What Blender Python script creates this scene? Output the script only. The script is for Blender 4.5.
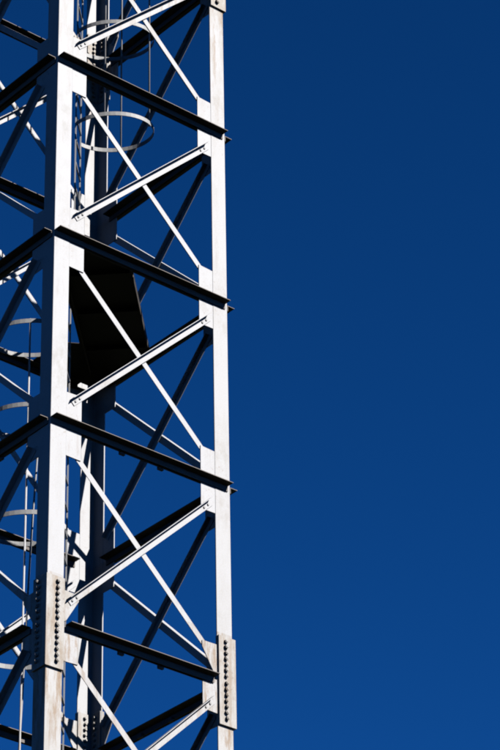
import bpy, bmesh, math, random
from mathutils import Vector, Matrix

random.seed(7)
scene = bpy.context.scene
for o in list(bpy.data.objects):
    bpy.data.objects.remove(o)
col = scene.collection

# ------------------------------------------------------------------ sizes (metres)
S = 2.2                      # side of the square tower, outer corner to outer corner
H = 2.1272                   # height of one panel
ZT = 20.491                   # height of panel level 0
def lev(k): return ZT - k * H
HALF = S / 2

# ------------------------------------------------------------------ camera
CAM = Vector((-14.6226 - HALF, -19.8459 - HALF, ZT - 18.8409))
yaw, pit, roll, fpx = 0.71160, 0.54810, -0.01922, 3031.89
F = Vector((math.cos(pit) * math.sin(yaw), math.cos(pit) * math.cos(yaw), math.sin(pit)))
R0 = Vector((math.cos(yaw), -math.sin(yaw), 0)); U0 = R0.cross(F)
R = R0 * math.cos(roll) + U0 * math.sin(roll)
U = U0 * math.cos(roll) - R0 * math.sin(roll)
cd = bpy.data.cameras.new('camera'); cam = bpy.data.objects.new('camera', cd); col.objects.link(cam)
m = Matrix((R, U, -F)).transposed().to_4x4(); m.translation = CAM
cam.matrix_world = m
cd.sensor_fit = 'VERTICAL'; cd.sensor_height = 36; cd.sensor_width = 24
cd.lens = fpx / 750 * 36
cd.clip_end = 20000
scene.camera = cam

# ------------------------------------------------------------------ sky, sun, exposure
SUN = Vector((0.28, -1.0, 0.76)).normalized()
el = math.asin(SUN.z); az = math.atan2(SUN.x, SUN.y)
w = bpy.data.worlds.new('World'); scene.world = w; w.use_nodes = True
nt = w.node_tree; bg = nt.nodes['Background']
sky = nt.nodes.new('ShaderNodeTexSky'); sky.sky_type = 'NISHITA'; sky.sun_disc = False
sky.sun_elevation = el; sky.sun_rotation = az
sky.altitude = 2500; sky.air_density = 0.22; sky.dust_density = 0.0; sky.ozone_density = 1.8
gam = nt.nodes.new('ShaderNodeGamma'); gam.inputs[1].default_value = 1.33          # a polarised, deep sky
hs = nt.nodes.new('ShaderNodeHueSaturation'); hs.inputs['Saturation'].default_value = 1.165
nt.links.new(sky.outputs[0], gam.inputs[0]); nt.links.new(gam.outputs[0], hs.inputs['Color'])
nt.links.new(hs.outputs[0], bg.inputs[0]); bg.inputs[1].default_value = 0.05
sl = bpy.data.lights.new('sun', 'SUN'); sl.energy = 5.0; sl.angle = math.radians(0.5); sl.color = (1, 0.97, 0.945)
so = bpy.data.objects.new('sun', sl); col.objects.link(so)
so.rotation_euler = SUN.to_track_quat('Z', 'Y').to_euler(); so.location = (0, 0, 60)
scene.view_settings.view_transform = 'Standard'; scene.view_settings.look = 'None'
scene.view_settings.exposure = 2.72; scene.view_settings.gamma = 1.0
scene.render.engine = 'CYCLES'
scene.cycles.filter_width = 1.9; scene.cycles.diffuse_bounces = 0; scene.cycles.glossy_bounces = 1; scene.cycles.max_bounces = 4

# ------------------------------------------------------------------ materials
def mat_steel(name, base, dirt, rust, rust_amt, streak, scale=1.0, rough=0.6, spec=.12, runs=0):
    mt = bpy.data.materials.new(name); mt.use_nodes = True
    n = mt.node_tree.nodes; l = mt.node_tree.links; b = n['Principled BSDF']
    geo = n.new('ShaderNodeNewGeometry')
    def noise(sc, det, ro, vec=None, sx=(1, 1, 1)):
        mp = n.new('ShaderNodeMapping'); mp.inputs['Scale'].default_value = sx
        l.new(geo.outputs['Position'], mp.inputs['Vector'])
        t = n.new('ShaderNodeTexNoise'); t.inputs['Scale'].default_value = sc * scale
        t.inputs['Detail'].default_value = det; t.inputs['Roughness'].default_value = ro
        l.new(mp.outputs[0], t.inputs['Vector']); return t.outputs['Fac']
    def ramp(src, a, c):
        r = n.new('ShaderNodeMapRange'); r.inputs['From Min'].default_value = a; r.inputs['From Max'].default_value = c
        l.new(src, r.inputs['Value']); return r.outputs[0]
    def mix(fac, a, c):
        x = n.new('ShaderNodeMix'); x.data_type = 'RGBA'
        if isinstance(fac, float): x.inputs[0].default_value = fac
        else: l.new(fac, x.inputs[0])
        for i, v in ((6, a), (7, c)):
            if isinstance(v, tuple): x.inputs[i].default_value = (*v, 1)
            else: l.new(v, x.inputs[i])
        return x.outputs[2]
    def mul(a, v):
        x = n.new('ShaderNodeMath'); x.operation = 'MULTIPLY'
        l.new(a, x.inputs[0])
        if isinstance(v, float): x.inputs[1].default_value = v
        else: l.new(v, x.inputs[1])
        return x.outputs[0]
    lo = .60 - .22 * streak
    big = ramp(noise(1.3, 5, .62), .62 - .20 * streak, .86 - .22 * streak)
    st = ramp(noise(8, 8, .74, sx=(1, 1, .22)), lo, lo + .26)
    fine = ramp(noise(60, 5, .75), .36, .72)
    mid = ramp(noise(15, 8, .74, sx=(1, 1, .6)), .42, .60)
    c = mix(mul(fine, .25), base, dirt)
    c = mix(mul(st, .2 + .25 * streak), c, dirt)
    c = mix(mul(mul(big, mid), .85), c, dirt)
    rs = ramp(noise(16, 7, .75), .66 - rust_amt, .72 - rust_amt * .6)
    c = mix(mul(mul(rs, big), .8), c, rust)
    rst = mul(ramp(noise(11, 8, .74, sx=(1, 1, .16)), .56, .72), ramp(noise(2.2, 3, .5), .40, .62))
    c = mix(mul(rst, .62 * streak), c, rust)
    if runs:
        sep = n.new('ShaderNodeSeparateXYZ'); l.new(geo.outputs['Position'], sep.inputs[0])
        tot = None
        for k in (-1, 3, 7):                    # rust washed down from the bolted splices
            zt = lev(k) + .5
            a = n.new('ShaderNodeMapRange'); a.interpolation_type = 'SMOOTHSTEP'
            a.inputs['From Min'].default_value = zt - 3.1; a.inputs['From Max'].default_value = zt - .7
            l.new(sep.outputs['Z'], a.inputs['Value'])
            gt = n.new('ShaderNodeMath'); gt.operation = 'LESS_THAN'; gt.inputs[1].default_value = zt
            l.new(sep.outputs['Z'], gt.inputs[0])
            q = mul(a.outputs[0], gt.outputs[0])
            if tot is None: tot = q
            else:
                mx = n.new('ShaderNodeMath'); mx.operation = 'MAXIMUM'; l.new(tot, mx.inputs[0]); l.new(q, mx.inputs[1]); tot = mx.outputs[0]
        wide = ramp(noise(8, 8, .74, sx=(1, 1, .22)), .43, .62)
        c = mix(mul(mul(tot, wide), .78 * runs), c, (dirt[0] * .95, dirt[1] * .88, dirt[2] * .76))
        thin = ramp(noise(13, 9, .76, sx=(1, 1, .13)), .50, .60)
        c = mix(mul(mul(tot, thin), .9 * runs), c, (.050, .030, .0135))
        pp = n.new('ShaderNodeMath'); pp.operation = 'PINGPONG'; pp.inputs[1].default_value = H / 2
        ad = n.new('ShaderNodeMath'); ad.inputs[1].default_value = -ZT + 40 * H
        l.new(sep.outputs['Z'], ad.inputs[0]); l.new(ad.outputs[0], pp.inputs[0])
        jn = ramp(pp.outputs[0], .50, .12)
        sp = ramp(noise(21, 7, .78), .575, .66)
        c = mix(mul(mul(jn, sp), .6), c, rust)
    l.new(c, b.inputs['Base Color'])
    b.inputs['Roughness'].default_value = rough
    b.inputs['Specular IOR Level'].default_value = spec
    bp = n.new('ShaderNodeBump'); bp.inputs['Strength'].default_value = .25; bp.inputs['Distance'].default_value = .004
    l.new(noise(70, 3, .6), bp.inputs['Height']); l.new(bp.outputs[0], b.inputs['Normal'])
    return mt
PAINT = mat_steel('white_painted_steel', (.0965, .0970, .0985), (.068, .065, .060), (.040, .023, .012), .04, .5, runs=.5)
TIRED = mat_steel('mottled_white_steel', (.0955, .0955, .0960), (.064, .059, .051), (.038, .022, .012), .05, .6, runs=1.0)
RUSTY = mat_steel('rust_streaked_steel', (.0945, .0935, .0915), (.066, .057, .045), (.036, .019, .009), .06, .45, runs=1.0)
WORN = mat_steel('worn_cream_steel', (.0915, .0895, .0850), (.055, .045, .033), (.030, .0150, .007), .14, .75, runs=.55)
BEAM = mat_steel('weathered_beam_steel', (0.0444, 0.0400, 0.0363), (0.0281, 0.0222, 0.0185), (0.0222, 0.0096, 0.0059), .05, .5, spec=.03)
GALV = mat_steel('galvanised_steel', (0.0703, 0.0703, 0.0688), (0.0481, 0.0466, 0.0444), (0.0259, 0.0148, 0.0089), .0, .3)
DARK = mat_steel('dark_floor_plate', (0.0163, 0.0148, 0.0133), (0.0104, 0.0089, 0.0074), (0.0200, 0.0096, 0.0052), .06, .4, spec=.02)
CABLE = mat_steel('grey_cable_sheath', (0.0666, 0.0666, 0.0666), (0.0444, 0.0444, 0.0444), (0.0296, 0.0296, 0.0296), .0, .2)

def mat_ground():
    mt = bpy.data.materials.new('dark_grass'); mt.use_nodes = True
    n = mt.node_tree.nodes; l = mt.node_tree.links; b = n['Principled BSDF']
    geo = n.new('ShaderNodeNewGeometry')
    t = n.new('ShaderNodeTexNoise'); t.inputs['Scale'].default_value = .35; t.inputs['Detail'].default_value = 9
    l.new(geo.outputs['Position'], t.inputs['Vector'])
    r = n.new('ShaderNodeValToRGB'); r.color_ramp.elements[0].position = .35; r.color_ramp.elements[1].position = .68
    r.color_ramp.elements[0].color = (.018, .03, .012, 1); r.color_ramp.elements[1].color = (.05, .055, .025, 1)
    l.new(t.outputs['Fac'], r.inputs[0]); l.new(r.outputs[0], b.inputs['Base Color'])
    b.inputs['Roughness'].default_value = .95
    return mt
def mat_concrete():
    mt = bpy.data.materials.new('concrete'); mt.use_nodes = True
    n = mt.node_tree.nodes; l = mt.node_tree.links; b = n['Principled BSDF']
    geo = n.new('ShaderNodeNewGeometry')
    t = n.new('ShaderNodeTexNoise'); t.inputs['Scale'].default_value = 6; t.inputs['Detail'].default_value = 8
    l.new(geo.outputs['Position'], t.inputs['Vector'])
    r = n.new('ShaderNodeValToRGB')
    r.color_ramp.elements[0].color = (.2, .19, .17, 1); r.color_ramp.elements[1].color = (.4, .38, .35, 1)
    l.new(t.outputs['Fac'], r.inputs[0]); l.new(r.outputs[0], b.inputs['Base Color'])
    b.inputs['Roughness'].default_value = .9
    return mt
GRASS = mat_ground(); CONC = mat_concrete()

# ------------------------------------------------------------------ mesh helpers
class MB:
    def __init__(self): self.bm = bmesh.new()
    def hexa(self, p):                       # 8 points: bottom loop 0-3, top loop 4-7
        v = [self.bm.verts.new(q) for q in p]
        for f in ((3, 2, 1, 0), (4, 5, 6, 7), (0, 1, 5, 4), (1, 2, 6, 5), (2, 3, 7, 6), (3, 0, 4, 7)):
            self.bm.faces.new([v[i] for i in f])
        return self
    def box(self, x0, x1, y0, y1, z0, z1):
        return self.hexa([(x0, y0, z0), (x1, y0, z0), (x1, y1, z0), (x0, y1, z0),
                          (x0, y0, z1), (x1, y0, z1), (x1, y1, z1), (x0, y1, z1)])
    def slab(self, pts, y0, y1):             # polygon in x,z given a thickness in y
        a = [self.bm.verts.new((x, y0, z)) for x, z in pts]; b = [self.bm.verts.new((x, y1, z)) for x, z in pts]
        self.bm.faces.new(a); self.bm.faces.new(b[::-1])
        for i in range(len(pts)):
            j = (i + 1) % len(pts); self.bm.faces.new((a[i], b[i], b[j], a[j]))
        return self
    def plate(self, pts, z0, z1):            # polygon in x,y given a thickness in z
        a = [self.bm.verts.new((x, y, z0)) for x, y in pts]; b = [self.bm.verts.new((x, y, z1)) for x, y in pts]
        self.bm.faces.new(a[::-1]); self.bm.faces.new(b)
        for i in range(len(pts)):
            j = (i + 1) % len(pts); self.bm.faces.new((a[j], b[j], b[i], a[i]))
        return self
    def tube(self, pts, r, n=8):
        rings = []
        for i, p in enumerate(pts):
            p = Vector(p); d = (Vector(pts[min(i + 1, len(pts) - 1)]) - Vector(pts[max(i - 1, 0)])).normalized()
            a = d.cross(Vector((0.31, 0.77, 0.55))).normalized(); b = d.cross(a)
            rings.append([self.bm.verts.new(p + (a * math.cos(t) + b * math.sin(t)) * r)
                          for t in [2 * math.pi * k / n for k in range(n)]])
        for q, s in zip(rings, rings[1:]):
            for k in range(n):
                f = self.bm.faces.new((q[k], q[(k + 1) % n], s[(k + 1) % n], s[k])); f.smooth = True
        self.bm.faces.new(rings[0][::-1]); self.bm.faces.new(rings[-1])
        return self
    def prism(self, c, ax, r, length, n=6, turn=0):
        ax = Vector(ax); a = ax.orthogonal().normalized(); b = ax.cross(a); c = Vector(c)
        lo = []; hi = []
        for k in range(n):
            t = 2 * math.pi * k / n + turn; o = (a * math.cos(t) + b * math.sin(t)) * r
            lo.append(self.bm.verts.new(c + o)); hi.append(self.bm.verts.new(c + o + ax * length))
        self.bm.faces.new(lo[::-1]); self.bm.faces.new(hi)
        for k in range(n):
            self.bm.faces.new((lo[k], lo[(k + 1) % n], hi[(k + 1) % n], hi[k]))
        return self
    def mesh(self, name, mat, bevel=0):
        bm = self.bm
        bmesh.ops.recalc_face_normals(bm, faces=bm.faces)
        if bevel:
            bmesh.ops.bevel(bm, geom=[e for e in bm.edges], offset=bevel, segments=1, affect='EDGES', clamp_overlap=True)
        me = bpy.data.meshes.new(name); bm.to_mesh(me); bm.free(); me.materials.append(mat); return me

def put(name, me, parent=None, loc=(0, 0, 0), rz=0):
    o = bpy.data.objects.new(name, me); col.objects.link(o)
    o.parent = parent; o.location = loc; o.rotation_euler = (0, 0, rz)
    return o
def empty(name, loc=(0, 0, 0)):
    o = bpy.data.objects.new(name, None); col.objects.link(o); o.location = loc; o.empty_display_size = .3
    return o
def tag(o, label, cat, group=None):
    o['label'] = label; o['category'] = cat
    if group: o['group'] = group
    return o

# ------------------------------------------------------------------ ground
g = MB(); N = 96; RAD = 6000
vs = [g.bm.verts.new((RAD * math.cos(2 * math.pi * i / N), RAD * math.sin(2 * math.pi * i / N), 0)) for i in range(N)]
g.bm.faces.new(vs)
ground = put('ground', g.mesh('ground', GRASS)); ground['kind'] = 'structure'

# ------------------------------------------------------------------ lattice tower
tower = empty('lattice_tower')
tag(tower, 'tall white steel lattice tower with dark horizontal beams and crossed diagonals', 'tower')
KTOP, KBOT = -5, 9
LW, LT = .186, .015           # leg angle: flange width and thickness
ZB = .42                      # underside of the legs
SPL = (-1, 3, 7)              # panel levels where the legs are spliced
Q = math.pi / 2

def leg_mesh(z0, z1, mt):         # corner A: outer corner at (-HALF, -HALF)
    a = -HALF
    pr = [(a, a), (a + LW, a), (a + LW, a + LT), (a + LT, a + LT), (a + LT, a + LW), (a, a + LW)]
    return MB().plate(pr, z0, z1).mesh('leg', mt, .0025)
cuts = [lev(KTOP) + .5] + [lev(k) - .02 for k in SPL] + [ZB]
for n_, (a, b) in enumerate(zip(cuts, cuts[1:])):
    for i in range(4):
        put('leg', leg_mesh(b + .004, a, RUSTY if n_ >= 2 else TIRED if i == 1 else PAINT), tower, rz=i * Q)
bp = MB().box(-HALF - .12, -HALF + .32, -HALF - .12, -HALF + .32, ZB - .03, ZB - .002).mesh('base_plate', WORN)
for i in range(4): put('base_plate', bp, tower, rz=i * Q)

# double-angle horizontals: the outer angle runs across the legs, the inner one between them
BF, BW, BT = .098, .060, .007
def beam_mesh(splice):
    y = -HALF; b = MB()
    x0, x1 = (-HALF, HALF - .034) if not splice else (-HALF + .215, HALF - .235)
    b.box(x0, x1, y - BF, y - .002, 0, BT)
    b.box(x0, x1, y - .012, y - .002, -BW, -.0005)
    b.box(-HALF + .25, HALF - .25, y + .0155, y + .0155 + BF, -.003, BT - .003)
    b.box(-HALF + .25, HALF - .25, y + .0155, y + .0255, -BW - .003, -.0035)
    b.box(-HALF + .37, HALF - .37, y - .0015, y + .015, -.012, BT - .002)
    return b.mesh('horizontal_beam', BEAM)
bm_n, bm_s = beam_mesh(False), beam_mesh(True)
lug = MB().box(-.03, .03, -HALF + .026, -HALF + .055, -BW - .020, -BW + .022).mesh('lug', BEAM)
for k in range(KTOP, KBOT + 1):
    for i in range(4):
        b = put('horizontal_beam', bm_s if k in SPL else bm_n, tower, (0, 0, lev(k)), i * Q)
        if k in (2, 3):
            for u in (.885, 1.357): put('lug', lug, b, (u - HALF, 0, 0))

# gusset plates, behind the leg flange
def gusset_mesh(side, splice):
    x = lambda u: (u - HALF) * side
    e = LW + .0005; y0, y1 = -HALF + .003, -HALF + LT - .001
    if not splice:
        p = [(x(e), .347), (x(.366), .356), (x(.366), -.350), (x(e), -.347)]
        return MB().slab(p, y0, y1).mesh('gusset_plate', PAINT, .001)
    up = [(x(e), .36), (x(.366), .356), (x(.366), .29), (x(.225), .055), (x(e), .030)]
    lo = [(x(e), -.012), (x(.366), -.015), (x(.366), -.352), (x(e), -.36)]
    return MB().slab(up, y0, y1).slab(lo, y0, y1).mesh('gusset_plate', TIRED, .001)
gm = {(s, q): gusset_mesh(s, q) for s in (1, -1) for q in (False, True)}
for k in range(KTOP, KBOT + 1):
    for i in range(4):
        for s in (1, -1):
            put('gusset_plate', gm[(s, k in SPL)], tower, (0, 0, lev(k)), i * Q)

# crossed diagonals
def diag_mesh(kind):
    P = Vector((.248 - HALF, -H + .245)); Qv = Vector((HALF - .248, -.245))
    if kind == 1: P.x, Qv.x = -P.x, -Qv.x
    d = (Qv - P).normalized(); n = Vector((-d.y, d.x))
    if n.y < 0: n = -n
    b = MB()
    def bar(n0, n1, y0, y1):
        q = [(P + n * n0), (Qv + n * n0), (Qv + n * n1), (P + n * n1)]
        b.hexa([(v.x, y0, v.y) for v in q] + [(v.x, y1, v.y) for v in q])
    y = -HALF
    if kind == 2:
        wd, fl = .072, .060
        bar(-wd / 2, wd / 2, y - .005, y + .0025)
        bar(wd / 2 - .0055, wd / 2 + .0005, y - .005 - fl, y - .0052)
    else:
        wd, fl = .062, .05
        bar(-wd / 2, wd / 2, y + .0145, y + .0215)
        bar(wd / 2 - .007, wd / 2 + .0005, y + .0217, y + .0215 + fl)
    return b.mesh('diagonal_brace', PAINT)
d1, d2 = diag_mesh(1), diag_mesh(2)
small = MB().prism((0, -HALF - .0155, 0), (0, 1, 0), .0125, .0102, 6).mesh('bolt', GALV)
for k in range(KTOP, KBOT):
    for i in range(4):
        put('diagonal_brace', d1, tower, (0, 0, lev(k)), i * Q)
        br = put('diagonal_brace', d2, tower, (0, 0, lev(k)), i * Q)
        if -2 <= k <= 3 and i != 3:
            for u in (.285, .335, S - .335, S - .285):
                zz = -H + .245 + (u - .248) * (H - .49) / (S - .496) - .008
                o = put('bolt', small, br, (u - HALF, 0, zz)); o.rotation_euler.y = random.uniform(0, 1)

# leg splices: an outer cover angle with a column of bolts in each flange
CT = .024
def splice_mesh():
    a = -HALF
    pr = [(a - CT, a - CT), (a + LW - .002, a - CT), (a + LW - .002, a - .0015), (a - .0015, a - .0015), (a - .0015, a + LW - .002), (a - CT, a + LW - .002)]
    b = MB().plate(pr, -.47, .46)
    # inner packing plates behind the flanges
    b.box(a + .045, a + LW - .003, a + LT + .0005, a + LT + .0125, -.47, .46).box(a + LT + .0005, a + LT + .0125, a + .045, a + LW - .003, -.47, .46)
    return b.mesh('splice_plate', WORN, .002)
def bolt_mesh():
    b = MB()
    b.prism((0, -CT - .031, 0), (0, 1, 0), .0135, CT + LT + .069, 8)
    b.prism((0, -CT - .026, 0), (0, 1, 0), .0225, .025, 6, .3)
    b.prism((0, LT + .013, 0), (0, 1, 0), .019, .016, 6)
    return b.mesh('bolt', WORN)
sp_me, bo_me = splice_mesh(), bolt_mesh()
bz = [.405 - .0605 * i for i in range(7)] + [-.035 - .0605 * i for i in range(7)]
def bolt_rows():
    b = MB()
    for z in bz:
        b.prism((-HALF + .1, -HALF - CT - .001, z), (0, -1, 0), .019, .03, 6)
        b.prism((-HALF - CT - .001, -HALF + .1, z), (-1, 0, 0), .019, .03, 6)
    return b.mesh('bolt_row', WORN)
rows = bolt_rows()
for k in SPL:
    for i in range(4):
        sp = put('splice_plate', sp_me, tower, (0, 0, lev(k)), i * Q)
        if k == 7 or i == 3:
            put('bolt_row', rows, sp); continue
        for z in bz:
            for o in (put('bolt', bo_me, sp, (-HALF + .102 + random.uniform(-.003, .003), -HALF, z)),
                      put('bolt', bo_me, sp, (-HALF, -HALF + .102 + random.uniform(-.003, .003), z), -Q)):
                o.rotation_euler.y = random.uniform(0, 1.05)
                o.scale = (random.uniform(.9, 1.08), random.uniform(.98, 1.05), random.uniform(.9, 1.08))

# ------------------------------------------------------------------ footings
ft = MB().box(-.45, .45, -.45, .45, -.5, ZB - .031).mesh('concrete_footing', CONC, .02)
for i, t in enumerate(('front-left', 'front-right', 'back-right', 'back-left')):
    c, s = math.cos(i * Q), math.sin(i * Q); x, y = -HALF + .1, -HALF + .1
    o = put('concrete_footing', ft, None, (c * x - s * y, s * x + c * y, 0))
    tag(o, 'square concrete footing on the grass under a corner leg of the tower', 'footing', 'footings under the tower legs')

# ------------------------------------------------------------------ landings (half-width plates along the tower diagonal)
E_ = .957
def landing(k, side, label):
    t = empty('landing_platform', (0, 0, lev(k)))
    tag(t, label, 'platform')
    e = HALF - .06
    pts = [(-e, -e), (E_ - e, -e), (e, e - E_), (e, e), (.20, e), (.20, .53), (.375, .425), (-e, -e + .05)]
    if side < 0: pts = [(y, x) for x, y in pts][::-1]
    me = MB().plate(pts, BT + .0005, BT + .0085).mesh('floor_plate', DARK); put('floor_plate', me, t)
    def edge(off0, off1, z0, z1, trim):
        q = []
        for o in (off0, off1):
            q.append(((-e + trim + o) , -e + trim)); q.append((e - trim, e - trim - o))
        p = [q[0], q[2], q[3], q[1]]
        if side < 0: p = [(y, x) for x, y in p]
        return MB().plate(p, z0, z1).mesh('edge_angle', DARK)
    for f in (-.55, -.05, .45):
        p0, p1 = Vector((f + .02, f - .02)), Vector((f + E_ / 2 - .02, f - E_ / 2 + .02)); d = Vector((.006, .006))
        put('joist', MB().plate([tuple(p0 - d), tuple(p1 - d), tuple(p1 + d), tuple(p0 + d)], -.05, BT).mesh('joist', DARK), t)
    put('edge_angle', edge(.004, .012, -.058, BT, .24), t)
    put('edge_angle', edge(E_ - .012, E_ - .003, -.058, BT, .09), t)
    return t
landing(1, 1, 'dark steel landing plate inside the tower below the upper ladder cage')

# ------------------------------------------------------------------ caged ladders
DG = Vector((1, 1, 0)).normalized(); PR = Vector((1, -1, 0)).normalized()
def flat(b, pts, th, ht, normal_fn):
    """flat bar following pts: ht tall in z, th thick along normal"""
    ring = []
    for i, p in enumerate(pts):
        n = normal_fn(i)
        ring.append([b.bm.verts.new(p + n * sx * th / 2 + Vector((0, 0, sz * ht / 2))) for sx, sz in ((-1, -1), (1, -1), (1, 1), (-1, 1))])
    for q, s in zip(ring, ring[1:]):
        for k in range(4): b.bm.faces.new((q[k], q[(k + 1) % 4], s[(k + 1) % 4], s[k]))
    b.bm.faces.new(ring[0][::-1]); b.bm.faces.new(ring[-1])
def ladder(label, centre, side, z0, z1, hoops, straps, a_=.44, b_=.33, width=.37):
    """centre: plan point of the ladder; side +1: cage towards +PR; the thing's own origin is its foot"""
    t = empty('caged_ladder', (centre[0], centre[1], z0))
    tag(t, label, 'ladder')
    hw = width / 2; dirc = PR * side; L = z1 - z0
    for s in (-1, 1):
        p = DG * hw * s; a = DG * .007; n = PR * .007
        q = [p - a - n, p + a - n, p + a + n, p - a + n]
        put('rail', MB().hexa([tuple(v) for v in q] + [(v.x, v.y, L) for v in q]).mesh('rail', GALV), t)
    rg = MB().tube([tuple(-DG * hw), tuple(DG * hw)], .010, 8).mesh('rung', GALV)
    z = .25
    while z < L - .05:
        put('rung', rg, t, (0, 0, z)); z += .3
    cut = math.pi - math.asin(hw / b_)
    cc = dirc * (-a_ * math.cos(cut))
    def pt(ang): return cc + dirc * math.cos(ang) * a_ + DG * math.sin(ang) * b_
    def nrm(ang): return (dirc * math.cos(ang) / a_ + DG * math.sin(ang) / b_).normalized()
    n = 40; angs = [-cut + 2 * cut * i / n for i in range(n + 1)]
    b = MB(); flat(b, [pt(a) for a in angs], .007, .048, lambda i: nrm(angs[i]))
    hm = b.mesh('cage_hoop', GALV)
    for hz in hoops: put('cage_hoop', hm, t, (0, 0, hz - z0))
    zl, zh = min(hoops) - .03 - z0, max(hoops) + .03 - z0
    for a in straps:
        a = math.radians(a); o = pt(a) - nrm(a) * .0125
        put('cage_bar', MB().tube([(o.x, o.y, zl), (o.x, o.y, zh)], .010, 8).mesh('cage_bar', PAINT), t)
    return t
def plan(dg, pr): return ((dg + pr) / 2 ** .5 - HALF, (dg - pr) / 2 ** .5 - HALF)
ladder('upper steel ladder rising from the dark landing with a hooped safety cage',
       plan(1.53, 0), 1, lev(1) + .02, lev(-3) + .9, [ZT + .13 + 1.22 * i for i in range(7)], (-96, -19, 83))
ladder('lower steel ladder below the dark landing with a hooped safety cage',
       plan(1.52, -.075), -1, 0.0, lev(1) + .85, [ZT + v for v in (-2.40, -3.38, -4.60, -5.95, -7.2, -8.4, -9.6, -10.8, -12.0, -13.2, -14.4, -15.6, -16.8)], (-94, -19))
# a loose cable hanging inside the lower cage
pts = []
for i in range(25):
    f = i / 24; z = -2.13 - 5.2 * f; pr = -.30 - .036 * (-2.13 - z) + .006 * math.sin(9 * f)
    x, y = plan(1.53, pr); pts.append((x, y, z + ZT))
cb = put('hanging_cable', MB().tube([(a - pts[-1][0], b - pts[-1][1], c - pts[-1][2]) for a, b, c in pts], .010, 8).mesh('hanging_cable', CABLE), None, pts[-1])
tag(cb, 'thin grey cable hanging slightly slanted inside the lower ladder cage', 'cable')
